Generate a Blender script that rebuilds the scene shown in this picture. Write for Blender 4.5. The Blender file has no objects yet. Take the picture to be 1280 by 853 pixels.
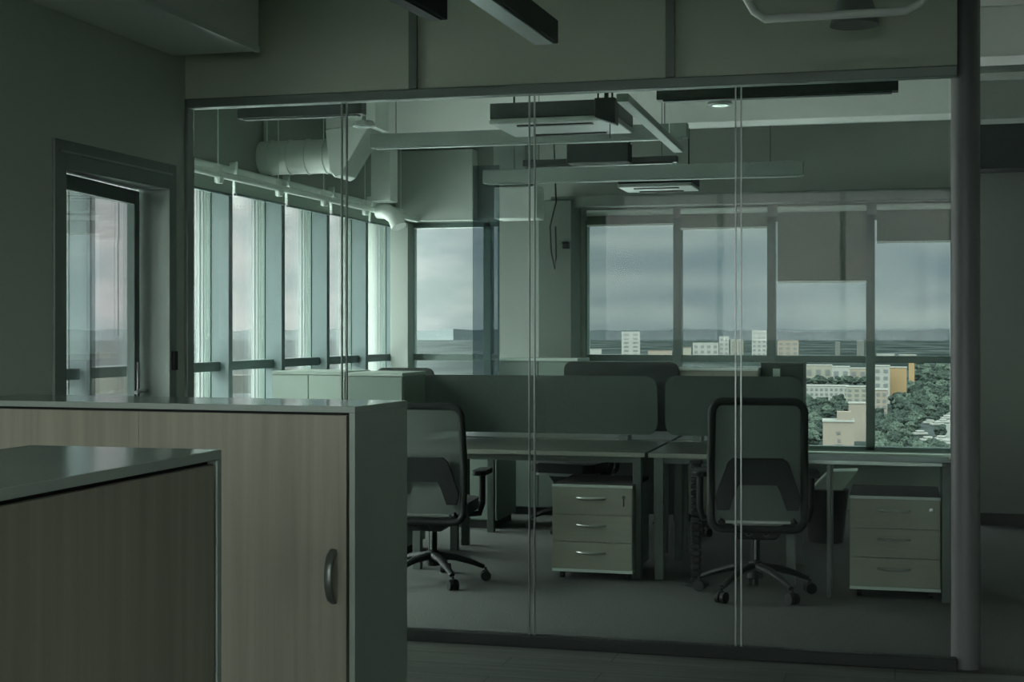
import bpy, bmesh, math, random
from mathutils import Vector, Matrix
random.seed(7)
SIDE = 4.5; REAR = 8.5
S = bpy.context.scene
COL = S.collection
PI = math.pi
# ---------------------------------------------------------------- camera model
HC = 1.45; F = 1825.0; HOR = 413.0; YAW = math.radians(14.7)
SN, CS = math.sin(YAW), math.cos(YAW)
def PV(px, py, v):          # point on the plane y = v seen at this pixel
    r = (px-640)/F; d = v/(SN*r+CS)
    return Vector((d*(CS*r-SN), v, HC+(HOR-py)/F*d))
def UV(px, v): return PV(px, 413, v).x
def ZV(px, py, v): return PV(px, py, v).z
def PG(px, py, z=0.0):      # point at height z
    d = (HC-z)*F/(py-HOR); r = (px-640)/F
    return Vector((d*(CS*r-SN), d*(SN*r+CS), z))
def PD(px, d, z):           # point at depth d, height z
    r = (px-640)/F
    return Vector((d*(CS*r-SN), d*(SN*r+CS), z))

# ---------------------------------------------------------------- materials
def newmat(name):
    m = bpy.data.materials.new(name); m.use_nodes = True
    nt = m.node_tree
    return m, nt, nt.nodes, nt.links, nt.nodes['Principled BSDF']
def plain(name, col, rough=.5, metal=0, var=.06, scale=6, bump=0, spec=.5, stretch=(1,1,1)):
    m, nt, N, L, b = newmat(name)
    b.inputs['Roughness'].default_value = rough; b.inputs['Metallic'].default_value = metal
    b.inputs['Specular IOR Level'].default_value = spec
    tc = N.new('ShaderNodeTexCoord'); mp = N.new('ShaderNodeMapping'); mp.inputs['Scale'].default_value = stretch
    nz = N.new('ShaderNodeTexNoise'); nz.inputs['Scale'].default_value = scale; nz.inputs['Detail'].default_value = 4
    rp = N.new('ShaderNodeValToRGB')
    a = [max(0, c*(1-var)) for c in col]; c2 = [min(1, c*(1+var)) for c in col]
    rp.color_ramp.elements[0].color = (*a, 1); rp.color_ramp.elements[1].color = (*c2, 1)
    rp.color_ramp.elements[0].position = .3; rp.color_ramp.elements[1].position = .7
    L.new(tc.outputs['Object'], mp.inputs[0]); L.new(mp.outputs[0], nz.inputs['Vector'])
    L.new(nz.outputs['Fac'], rp.inputs[0]); L.new(rp.outputs[0], b.inputs['Base Color'])
    if bump:
        bp = N.new('ShaderNodeBump'); bp.inputs['Strength'].default_value = bump; bp.inputs['Distance'].default_value = .01
        L.new(nz.outputs['Fac'], bp.inputs['Height']); L.new(bp.outputs[0], b.inputs['Normal'])
    return m
def glassmat(name, tint, ior=1.45, gcol=(1,1,1)):
    m = bpy.data.materials.new(name); m.use_nodes = True
    nt = m.node_tree; N = nt.nodes; L = nt.links; N.clear()
    o = N.new('ShaderNodeOutputMaterial'); mx = N.new('ShaderNodeMixShader')
    t = N.new('ShaderNodeBsdfTransparent'); t.inputs[0].default_value = (*tint, 1)
    g = N.new('ShaderNodeBsdfGlossy'); g.inputs['Roughness'].default_value = .0; g.inputs[0].default_value = (*gcol, 1)
    f = N.new('ShaderNodeFresnel'); f.inputs['IOR'].default_value = ior
    # thin pane: use the outside ior on both faces
    geo = N.new('ShaderNodeNewGeometry'); mm = N.new('ShaderNodeMath'); mm.operation = 'MULTIPLY_ADD'
    mm.inputs[1].default_value = (1/ior-ior); mm.inputs[2].default_value = ior
    L.new(geo.outputs['Backfacing'], mm.inputs[0])
    fac = N.new('ShaderNodeMath'); fac.operation = 'MINIMUM'; fac.inputs[1].default_value = .6
    L.new(f.outputs[0], fac.inputs[0])
    L.new(fac.outputs[0], mx.inputs[0]); L.new(t.outputs[0], mx.inputs[1]); L.new(g.outputs[0], mx.inputs[2])
    L.new(mx.outputs[0], o.inputs[0])
    return m
def meshfabric(name, col, alpha):
    m, nt, N, L, b = newmat(name)
    b.inputs['Base Color'].default_value = (*col, 1); b.inputs['Roughness'].default_value = .9
    t = N.new('ShaderNodeBsdfTransparent'); mx = N.new('ShaderNodeMixShader'); mx.inputs[0].default_value = alpha
    L.new(t.outputs[0], mx.inputs[1]); L.new(b.outputs[0], mx.inputs[2])
    L.new(mx.outputs[0], N['Material Output'].inputs[0])
    return m

GRN = lambda k, g=1.0: (k*.90, k*1.0*g, k*.93)
M = {}
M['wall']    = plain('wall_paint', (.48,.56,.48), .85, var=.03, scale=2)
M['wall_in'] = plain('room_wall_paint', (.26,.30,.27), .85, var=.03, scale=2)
M['fascia']  = plain('fascia_board', (.50,.58,.46), .8, var=.03, scale=1.5)
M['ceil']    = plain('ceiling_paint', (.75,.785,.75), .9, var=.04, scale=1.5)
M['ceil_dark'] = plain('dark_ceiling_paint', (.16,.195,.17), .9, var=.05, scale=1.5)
M['corridor'] = plain('corridor_paint_shaded', (.15,.18,.155), .85, var=.03, scale=2)  # wall paint darkened, the corridor's shade is put into the colour
M['railblack'] = plain('dark_bottom_rail', (.03,.038,.034), .7, var=.03, spec=.2)
M['bulkhead'] = plain('lit_wall_board', (.46,.51,.47), .85, var=.03, scale=2)  # light on the wall over the narrow window, put into a pale colour
M['pillar'] = plain('dark_pillar_paint', (.11,.14,.12), .8, var=.03, scale=2)
M['frame']   = plain('grey_aluminium_frame', (.17,.22,.19), .45, var=.03, metal=.2)
M['frame_lt']= plain('light_aluminium', (0.3000,0.3480,0.3240), .35, var=.03, metal=.4)
M['mull']    = plain('blue_grey_mullion', (0.1061,0.1538,0.1512), .5, var=.03)
M['mull_dk'] = plain('dark_mullion', (.10,.15,.13), .5, var=.03)
M['fin']     = plain('white_exterior_fin', (0.2340,0.2600,0.2470), .6, var=.03)
M['carcass'] = plain('grey_cabinet_laminate', (.40,.49,.43), .17, var=.02, spec=.8)
M['carcass_side'] = plain('grey_green_side_laminate', (.13,.18,.15), .45, var=.03)
M['gap']     = plain('dark_gap_and_plinth', (.015,.02,.017), .9, var=.02)
M['white_lam'] = plain('white_laminate', (0.2730,0.3445,0.2925), .4, var=.02)
M['black']   = plain('black_plastic', (.014,.019,.017), .55, var=.1, spec=.25)
M['blackfab']= plain('black_fabric', (.022,.028,.025), .95, var=.15, scale=60)
M['darkmetal'] = plain('dark_lamp_metal', (.012,.02,.017), .5, var=.05)
M['greymetal'] = plain('grey_lamp_metal', (0.1430,0.1815,0.1595), .5, var=.05)
M['chrome']  = plain('chrome', (.7,.75,.72), .18, metal=1, var=.02)
M['handle']  = plain('handle_nickel', (.38,.42,.39), .3, metal=.8, var=.02)
M['handle_dk']= plain('dark_handle_nickel', (.22,.25,.23), .35, metal=.7, var=.02)
M['screen']  = plain('grey_felt_screen', (0.0501,0.0710,0.0601), .95, var=.08, scale=40)
M['screen_dk'] = plain('dark_felt_screen', (0.0200,0.0288,0.0248), .95, var=.08, scale=40)
M['desktop'] = plain('desk_laminate', (0.0416,0.0502,0.0399), .35, var=.05, scale=3, stretch=(1,12,12))
M['desk_edge']= plain('desk_edge_band', (0.1650,0.1875,0.1500), .45, var=.03)
M['deskleg'] = plain('desk_leg_metal', (0.0720,0.0930,0.0810), .4, metal=.3, var=.03)
M['drawer']  = plain('drawer_front_laminate', (0.2000,0.2160,0.1680), .45, var=.05, scale=4, stretch=(1,10,10))
M['duct']    = plain('duct_sheet', (.62,.68,.63), .45, var=.06, metal=.1)
M['blind']   = plain('grey_blind_fabric', (0.1540,0.1890,0.1540), .95, var=.04, scale=50)
M['blind_l'] = plain('grey_green_blind_fabric', (.30,.37,.32), .95, var=.04, scale=50)
M['rail']    = plain('white_rail', (.66,.74,.68), .4, var=.03)
M['steelcol']= plain('column_paint', (0.1125,0.1275,0.1200), .5, var=.03)
M['carpet']  = plain('grey_carpet', (0.0496,0.0624,0.0528), .98, var=.22, scale=90, bump=.3)
M['meshfab'] = meshfabric('chair_mesh_fabric', (.125,.155,.138), .88)
M['glass']   = glassmat('partition_glass', (.93,.97,.95), 1.115)
M['glass_l'] = glassmat('facade_glass', (.98,.99,.985), 1.25)
M['glass_b'] = glassmat('tinted_window_glass', (.87,.92,.91), 1.10)
M['smoke']   = glassmat('smoked_glass', (.62,.66,.69), 1.4)
M['glass_d'] = glassmat('door_glass', (.99,1,.995), 1.12)
M['bulb']    = plain('ac_white_plastic', (0.2000,0.2320,0.2080), .5, var=.03)
M['screenboard'] = plain('skirting_dark', (.03,.035,.03), .6, var=.05)
M['paper']   = plain('paper_white', (.45,.55,.48), .8, var=.03)

def woodmat(name, a, c, sc=1.0):
    m, nt, N, L, b = newmat(name)
    b.inputs['Roughness'].default_value = .5
    tc = N.new('ShaderNodeTexCoord'); mp = N.new('ShaderNodeMapping'); mp.inputs['Scale'].default_value = (9*sc, 9*sc, .35*sc)
    nz = N.new('ShaderNodeTexNoise'); nz.inputs['Scale'].default_value = 2.2; nz.inputs['Detail'].default_value = 7; nz.inputs['Distortion'].default_value = .4
    rp = N.new('ShaderNodeValToRGB'); rp.color_ramp.elements[0].color = (*a,1); rp.color_ramp.elements[1].color = (*c,1)
    rp.color_ramp.elements[0].position = .35; rp.color_ramp.elements[1].position = .65
    L.new(tc.outputs['Object'], mp.inputs[0]); L.new(mp.outputs[0], nz.inputs['Vector'])
    L.new(nz.outputs['Fac'], rp.inputs[0]); L.new(rp.outputs[0], b.inputs['Base Color'])
    return m
M['wood'] = woodmat('pale_oak_laminate', (.31,.315,.24), (.40,.405,.315))

def plankmat():
    m, nt, N, L, b = newmat('grey_laminate_planks')
    b.inputs['Roughness'].default_value = .42
    tc = N.new('ShaderNodeTexCoord')
    br = N.new('ShaderNodeTexBrick'); br.inputs['Scale'].default_value = 1
    br.inputs['Brick Width'].default_value = 1.2; br.inputs['Row Height'].default_value = .19
    br.inputs['Mortar Size'].default_value = .004; br.offset = .37
    br.inputs['Color1'].default_value = (.075,.092,.078,1); br.inputs['Color2'].default_value = (.12,.14,.12,1)
    br.inputs['Mortar'].default_value = (.03,.035,.03,1)
    mp = N.new('ShaderNodeMapping'); mp.inputs['Scale'].default_value = (1.2,14,1)
    nz = N.new('ShaderNodeTexNoise'); nz.inputs['Scale'].default_value = 1.6; nz.inputs['Detail'].default_value = 6
    mx = N.new('ShaderNodeMixRGB'); mx.blend_type = 'MULTIPLY'; mx.inputs[0].default_value = .8
    rp = N.new('ShaderNodeValToRGB'); rp.color_ramp.elements[0].color = (.45,.45,.45,1); rp.color_ramp.elements[0].position = .35; rp.color_ramp.elements[1].position = .65
    L.new(tc.outputs['Object'], br.inputs['Vector']); L.new(tc.outputs['Object'], mp.inputs[0]); L.new(mp.outputs[0], nz.inputs['Vector'])
    L.new(nz.outputs['Fac'], rp.inputs[0]); L.new(br.outputs['Color'], mx.inputs[1]); L.new(rp.outputs[0], mx.inputs[2])
    L.new(mx.outputs[0], b.inputs['Base Color'])
    return m
M['planks'] = plankmat()

# ---------------------------------------------------------------- mesh helpers
class MB:
    def __init__(s): s.bm = bmesh.new()
    def box(s, a, b, bev=0, seg=2, rot=None, piv=None):
        t = bmesh.new(); bmesh.ops.create_cube(t, size=1)
        a = Vector(a); b = Vector(b); c = (a+b)/2; d = b-a
        for v in t.verts: v.co = Vector((v.co.x*d.x, v.co.y*d.y, v.co.z*d.z)) + c
        if bev: bmesh.ops.bevel(t, geom=list(t.edges), offset=bev, segments=seg, profile=.5, affect='EDGES')
        s._merge(t, rot, piv); return s
    def _merge(s, t, rot=None, piv=None):
        if rot is not None:
            p = Vector(piv or (0,0,0))
            for v in t.verts: v.co = rot @ (v.co-p) + p
        bmesh.ops.recalc_face_normals(t, faces=list(t.faces))
        m = bpy.data.meshes.new('tmp'); t.to_mesh(m); t.free(); s.bm.from_mesh(m); bpy.data.meshes.remove(m)
    def cyl(s, p0, p1, r0, r1=None, n=20, bev=0):
        p0 = Vector(p0); p1 = Vector(p1); r1 = r0 if r1 is None else r1
        t = bmesh.new(); L = (p1-p0).length
        bmesh.ops.create_cone(t, cap_ends=True, segments=n, radius1=r0, radius2=r1, depth=L)
        q = (p1-p0).to_track_quat('Z','Y').to_matrix()
        for v in t.verts: v.co = q @ v.co + (p0+p1)/2
        s._merge(t); return s
    def tube(s, pts, r, n=10, closed=False, flat=1.0):
        pts = [Vector(p) for p in pts]; t = bmesh.new(); rings = []
        N = len(pts)
        up = None
        for i, p in enumerate(pts):
            if closed: d = pts[(i+1)%N]-pts[i-1]
            else: d = pts[min(i+1,N-1)]-pts[max(i-1,0)]
            d.normalize()
            if up is None: up = Vector((0,0,1)) if abs(d.z) < .9 else Vector((0,1,0))
            x = d.cross(up)
            if x.length < 1e-4: x = d.cross(Vector((1,0,0)))
            x.normalize(); y = x.cross(d).normalized(); up = y
            rr = r[i] if isinstance(r, (list, tuple)) else r
            rings.append([t.verts.new(p + x*math.cos(a)*rr + y*math.sin(a)*rr*flat) for a in [2*PI*k/n for k in range(n)]])
        for i in range(N if closed else N-1):
            A = rings[i]; B = rings[(i+1)%N]
            for k in range(n): t.faces.new((A[k], A[(k+1)%n], B[(k+1)%n], B[k]))
        if not closed:
            t.faces.new(rings[0][::-1]); t.faces.new(rings[-1])
        s._merge(t); return s
    def prism(s, poly, axis, a, b, bev=0):      # poly in the two other axes, extruded along axis from a to b
        t = bmesh.new()
        def mk(p, w):
            if axis == 'y': return Vector((p[0], w, p[1]))
            if axis == 'x': return Vector((w, p[0], p[1]))
            return Vector((p[0], p[1], w))
        A = [t.verts.new(mk(p, a)) for p in poly]; B = [t.verts.new(mk(p, b)) for p in poly]
        t.faces.new(A); t.faces.new(B[::-1])
        for i in range(len(poly)): j = (i+1) % len(poly); t.faces.new((A[i], B[i], B[j], A[j]))
        if bev: bmesh.ops.bevel(t, geom=list(t.edges), offset=bev, segments=2, profile=.5, affect='EDGES')
        s._merge(t); return s
    def build(s, name, mat, parent=None, smooth=False, loc=None):
        me = bpy.data.meshes.new(name); s.bm.to_mesh(me); s.bm.free()
        if smooth:
            for p in me.polygons: p.use_smooth = True
            try: me.set_sharp_from_angle(angle=math.radians(40))
            except Exception: pass
        me.materials.append(mat)
        o = bpy.data.objects.new(name, me); COL.objects.link(o)
        if parent: o.parent = parent
        if loc: o.location = loc
        return o
def rrect(x0, z0, x1, z1, r, n=6):
    pts = []
    for cx, cz, a0 in ((x1-r, z1-r, 0), (x0+r, z1-r, 90), (x0+r, z0+r, 180), (x1-r, z0+r, 270)):
        for k in range(n+1):
            a = math.radians(a0+90*k/n); pts.append((cx+r*math.cos(a), cz+r*math.sin(a)))
    return pts
def empty(name, loc=(0,0,0), rz=0):
    o = bpy.data.objects.new(name, None); COL.objects.link(o); o.location = loc; o.rotation_euler = (0,0,rz)
    o.empty_display_size = .1
    return o
def tag(o, label=None, cat=None, group=None, kind=None):
    if label: o['label'] = label
    if cat: o['category'] = cat
    if group: o['group'] = group
    if kind: o['kind'] = kind
    return o
def struct(o, label=None): return tag(o, label=label, kind='structure')
def copy_tree(o, parent=None):
    c = o.copy(); COL.objects.link(c)
    if parent: c.parent = parent
    for ch in [x for x in o.children]: copy_tree(ch, c)
    return c

# ================================================================= SETTING
VG = 6.50          # glass partition plane
UL = -3.343        # left wall face
UF = -4.17         # inner face of the facade mullions
VB = 12.10         # back wall
CZ = 3.12          # ceiling
UR = 3.6; V0 = -3.0
# floors
struct(MB().box((-4.6, V0, -.2), (UR+.2, VG-.04, 0)).build('floor', M['planks']), 'grey plank floor of the open area in front of the glass wall')
struct(MB().box((-4.6, VG-.04, -.2), (UR+.2, VB+.3, 0)).build('floor_inner', M['carpet']), 'grey carpet floor of the glazed office')
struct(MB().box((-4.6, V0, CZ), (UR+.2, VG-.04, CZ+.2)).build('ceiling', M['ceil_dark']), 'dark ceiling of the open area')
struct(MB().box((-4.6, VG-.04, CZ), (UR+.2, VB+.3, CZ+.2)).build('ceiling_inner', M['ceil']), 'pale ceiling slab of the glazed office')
# left wall with door opening
dv0 = 5.40; dv1 = 6.29; dz = 2.12
m = MB()
TW = .14
m.box((UL-TW, V0, 0), (UL, dv0-.03, CZ)); m.box((UL-TW, dv0-.03, dz+.03), (UL, dv1+.03, CZ)); m.box((UL-TW, dv1+.03, 0), (UL, VG-.03, CZ))
struct(m.build('wall_left', M['wall']), 'dark green-grey plaster wall at the left')
# enclosing walls behind the camera: with real window openings behind and to the right
m = MB()
WR0, WR1, WZ0, WZ1 = -3.2, .80, 1.0, 3.0
m.box((-4.6, V0-.2, 0), (WR0, V0, CZ)); m.box((WR0, V0-.2, 0), (WR1, V0, WZ0)); m.box((WR0, V0-.2, WZ1), (WR1, V0, CZ)); m.box((WR1, V0-.2, 0), (UR+.2, V0, CZ))
struct(m.build('wall_front', M['wall']), 'plaster wall behind the viewer')
w = empty('window_1', (0, V0-.1, 0)); struct(w, 'window in the wall behind the viewer')
m = MB()
for k in range(4):
    x = WR0+(WR1-WR0-.06)*k/3; m.box((x, -.04, WZ0), (x+.06, .04, WZ1))
m.box((WR0, -.04, WZ0), (WR1, .04, WZ0+.06)); m.box((WR0, -.04, WZ1-.06), (WR1, .04, WZ1))
m.build('window_frame', M['frame'], w)
MB().box((WR0+.03, -.006, WZ0+.03), (WR1-.03, .006, WZ1-.03)).build('pane', M['glass_l'], w)
struct(MB().box((UR, V0, 0), (UR+.2, VB, CZ)).build('wall_right', M['wall']), 'plaster wall far to the right')
# partition wall closing the space behind the left wall
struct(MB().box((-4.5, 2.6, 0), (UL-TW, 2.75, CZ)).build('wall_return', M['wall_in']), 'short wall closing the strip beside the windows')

# ---- back wall: openings
zs = ZV(1100, 564, VB)           # sill
zt = ZV(1000, 449, VB)           # transom centre
zh = 2.38                        # head
zbot = 0.0
b1a, b1b = UV(513, VB), UV(624, VB)
b2a, b2b = UV(732, VB), UV(1190, VB)
uwR = UV(1207, VB)
m = MB(); T = .18
m.box((-4.6, VB, 0), (b2b+.22, VB+T, zs)); m.box((-4.6, VB, zh), (b2b+.22, VB+T, CZ))
m.box((-4.6, VB, zs), (b1a, VB+T, zh)); m.box((b1b, VB, zs), (b2a, VB+T, zh)); m.box((b2b, VB, zs), (b2b+.22, VB+T, zh))
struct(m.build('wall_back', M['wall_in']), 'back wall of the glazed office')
def back_window(name, ua, ub, mulls, label):
    w = empty(name, (0, VB+.05, 0)); struct(w, label)
    m = MB()
    for x in mulls: m.box((x-.035, -.05, zs), (x+.035, .05, zh), .004)
    m.box((ua, -.05, zs-.0), (ua+.012, .05, zh)); m.box((ub-.012, -.05, zs), (ub, .05, zh))
    m.box((ua, -.05, zs), (ub, .05, zs+.03)); m.box((ua, -.05, zh-.04), (ub, .05, zh))
    m.build('window_frame', M['mull_dk'], w)
    MB().box((ua, -.045, zt-.028), (ub, .045, zt+.028), .004).build('transom', M['mull_dk'], w)
    edges = [ua+.012]+[e for x in mulls for e in (x-.035, x+.035)]+[ub-.012]
    for k in range(0, len(edges), 2):
        MB().box((edges[k], -.006, zs+.03), (edges[k+1], .006, zt-.028)).box((edges[k], -.006, zt+.028), (edges[k+1], .006, zh-.04)).build('pane', M['glass_b'], w)
    return w
back_window('window_2', b1a, b1b, [UV(609, VB)], 'narrow window at the left of the back wall')
back_window('window_3', b2a, b2b, [UV(846.5, VB), UV(964, VB), UV(1088, VB)], 'wide four-bay window in the back wall over the city')
# sill board
struct(MB().box((b2a-.1, VB-.10, zs-.05), (b2b+.1, VB-.002, zs-.01), .006).build('trim_1', M['rail']), 'window sill board under the wide window')

# ---- left facade: bays
zfh = 2.46; pitch = .843; V1 = 6.99
mv = [V1 + pitch*k for k in range(-5, 7)]      # near faces of mullions
for k, v in enumerate(mv):
    vn = mv[k+1] if k+1 < len(mv) else VB
    w = empty('window_%d' % (4+k), (UF, v, 0)); struct(w, 'tall facade window bay %s' % ('beyond the glass wall' if v > VG else 'beyond the left wall'))
    MB().box((-.125, 0, 0), (0, .055, zfh), .003).build('mullion', M['mull'], w)
    MB().box((-.16, -.005, 0), (-.128, .06, zfh)).build('gasket', M['mull_dk'], w)
    MB().box((-.235, .0, 0), (-.163, .05, zfh), .004).box((-.19, -.008, 0), (-.18, .058, zfh)).box((-.215, -.008, 0), (-.205, .058, zfh)).build('exterior_fin', M['fin'], w)
    gl = vn-v
    if gl > .08:
        MB().box((-.135, .057, zt-.03), (-.06, gl-.002, zt+.03), .003).build('transom', M['mull'], w)
        MB().box((-.150, .061, 0.02), (-.138, gl-.006, zt-.03)).box((-.150, .061, zt+.03), (-.138, gl-.006, zfh)).build('pane', M['glass_l'], w)
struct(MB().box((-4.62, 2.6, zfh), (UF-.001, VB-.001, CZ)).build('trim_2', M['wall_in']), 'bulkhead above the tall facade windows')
struct(MB().box((-4.62, 2.6, -.02), (UF-.14, VB-.001, .04)).build('trim_3', M['mull']), 'low kerb under the facade windows')

# blinds on the left facade
bl = []
blind_labels = {}
k = 0
for i, v in enumerate(mv[4:]):
    vn = v+pitch
    if vn > VB: break
    r = empty('roller_blind', (UF+.03, v, zfh-.12))
    drop = [.005, .0, .01, .0, .005, .0, .0][i % 7]
    MB().box((-.004, .03, -.0-drop), (.004, pitch-.03, .10)).build('blind_fabric', M['blind_l'], r)
    MB().box((-.012, .03, -.016-drop), (.012, pitch-.03, -.0005-drop), .004).build('bottom_bar', M['mull'], r)
    MB().cyl((0, .02, .14), (0, pitch-.02, .14), .024).build('roller_tube', M['rail'], r, True)
    MB().box((-.028, .0, .10), (.028, .016, .20), .004).build('bracket', M['rail'], r)
    pos = ['nearest the left wall, seen first through the glass', 'second from the left wall', 'third from the left wall', 'fourth from the left wall, behind the first glass joint', 'fifth from the left wall', 'deepest in the room'][min(i,5)]
    tag(r, 'rolled-up grey green facade blind, %s' % pos, 'blind', 'roller blinds above the facade windows')
# pale conduit rail running along the facade above the blinds
r = empty('conduit_rail', (-3.98, 6.75, 2.40))
MB().cyl((0,0,0), (0, 5.2, 0), .022).build('pipe', M['rail'], r, True)
for q in (.55, 1.4, 2.3, 3.1, 3.95, 4.8):
    MB().box((-.03, q-.012, -.05), (.01, q+.012, .06), .002).cyl((-.01,q,.06),(-.01,q,CZ-2.40-.001),.004,n=8).cyl((0,q,-.055),(0,q,-.02),.02,.03,12).build('hanger', M['rail'], r)
tag(r, 'long pale pipe running along the facade above the windows', 'pipe')

# door frame (structure) and leaf
d = empty('door_1', (UL, dv0, 0)); struct(d, 'glazed metal door in the left wall, standing slightly ajar')
m = MB()
m.box((-TW-.012, -.09, 0), (.014, .0, dz+.12), .004); m.box((-TW-.012, dv1-dv0, 0), (.014, dv1-dv0+.07, dz+.12), .004); m.box((-TW-.012, 0, dz), (.014, dv1-dv0, dz+.12), .004)
m.build('door_frame', M['frame'], d)
MB().box((.0142, -.06, dz+.065), (.022, dv1-dv0+.02, dz+.075), .002).build('frame_lip', M['frame_lt'], d)
MB().box((-.10, dv1-dv0-.006, .88), (-.02, dv1-dv0-.0005, 1.06)).build('strike_plate', M['black'], d)
MB().box((.0145, dv1-dv0+.018, 1.26), (.030, dv1-dv0+.05, 1.35)).build('latch', M['black'], d)
LW = dv1-dv0-.02
lf = MB()
lf.box((-.02, .0, .01), (.02, .055, dz-.01), .003).box((-.02, LW-.06, .01), (.02, LW, dz-.01), .003)
lf.box((-.02, .055, dz-.075), (.02, LW-.06, dz-.01), .003).box((-.02, .055, .01), (.02, LW-.06, .12), .003)
leaf = lf.build('door_leaf', M['mull_dk'], d); leaf.location = (-.05, .01, 0); leaf.rotation_euler = (0, 0, math.radians(7.0))
MB().box((-.005, .056, .12), (.005, LW-.061, dz-.076)).build('pane', M['glass_d'], leaf)
MB().box((.021, LW-.045, .98), (.028, LW-.012, 1.30), .002).tube([(.028, LW-.03, 1.165), (.062, LW-.03, 1.165), (.066, LW-.045, 1.165), (.066, LW-.16, 1.16)], .009).build('door_handle', M['handle'], leaf, True)
# light cord hanging at the window beyond the door
cd = MB().tube([(-3.95, 6.90, 2.44), (-3.95, 6.905, 1.95), (-3.952, 6.90, 1.90), (-3.95, 6.90, 1.42)], .0035, 6).build('blind_cord', M['black'])
tag(cd, 'thin dark pull cord hanging in front of the window beyond the door', 'cord')

# ---- glass partition
gp = empty('wall_glass', (0, VG, 0)); struct(gp, 'frameless glass wall in front of the office')
uj = [UV(x, VG) for x in (239, 430.5, 665, 923, 1190)]
MB().box((UL, -.035, 0), (uj[0], .035, 2.575), .003).build('end_post', M['frame'], gp)
MB().box((UL, -.035, 2.530), (uj[4]+.02, .035, 2.575), .004).build('top_rail', M['frame'], gp)
MB().box((uj[0], -.03, 0), (uj[4]+.02, .03, .052), .004).build('bottom_rail', M['railblack'], gp)
for a, b in zip(uj[:-1], uj[1:]):
    MB().box((a+.0135, -.005, .052), (b-.0135, .005, 2.529)).build('glass_panel', M['glass'], gp)
for u in uj[1:4]:
    MB().box((u-.0148, -.009, .052), (u-.0096, .009, 2.529)).box((u+.0096, -.009, .052), (u+.0148, .009, 2.529)).build('joint_strip', M['frame_lt'], gp)
    MB().box((u-.0096, -.004, .052), (u+.0096, .004, 2.529)).build('joint_seal', M['glass'], gp)
m = MB().box((UL+.001, VG-.03, 2.576), (uj[4]+.02, VG+.10, CZ-.07))
struct(m.build('wall_fascia', M['fascia']), 'olive fascia boards above the glass wall')
for n, px in ((4, 517), (5, 838)):
    u = UV(px, VG-.03); struct(MB().box((u-.02, VG-.045, 2.576), (u+.02, VG-.031, CZ-.10)).build('trim_%d' % n, M['frame']), 'dark cover strip on the fascia')
struct(MB().box((UL+.001, VG-.10, CZ-.069), (UR, VG-.001, CZ-.001)).build('trim_6', M['rail']), 'pale strip along the ceiling over the fascia')

# column at right end of the glass
uc = PD(1207, 6.28, 0)
c = MB().cyl((uc.x, uc.y, .0), (uc.x, uc.y, CZ), .0605, n=40).build('column', M['steelcol'], None, True); struct(c, 'slim round steel column at the right end of the glass wall')
c.name = 'trim_7'

# corridor at far right
v = 11.4
m = MB().box((UV(1222, v), v, 0), (UR-.001, v+.15, 2.62)); struct(m.build('wall_corridor', M['corridor']), 'wall at the end of the corridor on the right, shade put into its colour')
struct(MB().box((UV(1222, v), v-.012, 0), (UR-.001, v-.0005, .09)).build('baseboard_right', M['screenboard']), 'dark skirting of the corridor wall')
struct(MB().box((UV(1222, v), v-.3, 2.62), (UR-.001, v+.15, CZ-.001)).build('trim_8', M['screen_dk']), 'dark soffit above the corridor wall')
for n, vv, z0, z1 in ((9, 8.4, 2.86, CZ-.001), (10, 9.8, 2.80, CZ-.001)):
    struct(MB().box((UV(1200, vv)+.1, vv, z0), (UR-.001, vv+.25, z1)).build('trim_%d' % n, M['ceil_dark']), 'dark cross beam over the corridor')

# bulkhead beam on the camera side at left
struct(MB().box((UL+.001, V0, 2.765), (UV(323, VG-.15), VG-.15, CZ-.001)).build('trim_11', M['ceil']), 'boxed pale beam under the ceiling along the left wall')
MBr = MB().box((UV(323, VG-.15)-.012, V0, 2.765-.006), (UV(323, VG-.15)+.006, VG-.15, 2.785))
struct(MBr.build('trim_12', M['rail']), 'pale corner bead of the boxed beam')
# ceiling beams in the office
for n, vv in ((13, 7.9), (14, 9.9)):
    struct(MB().box((-3.9, vv, 2.86), (.9, vv+.28, CZ-.001), .005).build('trim_%d' % n, M['ceil']), 'pale cross beam under the office ceiling')
struct(MB().box((UV(693, 11.85), 11.72, ZV(900, 255, 11.72)), (b2b+.2, 11.85, ZV(900, 241, 11.72)), .004).build('trim_15', M['pillar']), 'dark grey box beam in front of the wall over the wide window')
struct(MB().box((UV(487, 11.93), 11.94, zh+.01), (UV(590, 11.93), VB-.001, ZV(540,188,11.94)), .004).build('trim_18', M['bulkhead']), 'added pale panel standing in for the lit wall over the narrow window')  # panel added where the wall looks lit; brightness is in its colour
# pillar by the wide window
struct(MB().box((UV(673, 11.7), 11.7, 0), (UV(714, 11.7), VB-.001, 2.52), .005).build('trim_16', M['pillar']), 'grey green pillar beside the wide window')
struct(MB().box((UV(488, 11.95), 11.95, 0), (UV(510, 11.95), VB-.001, zh), .004).build('trim_17', M['wall_in']), 'white pillar beside the narrow window')

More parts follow.
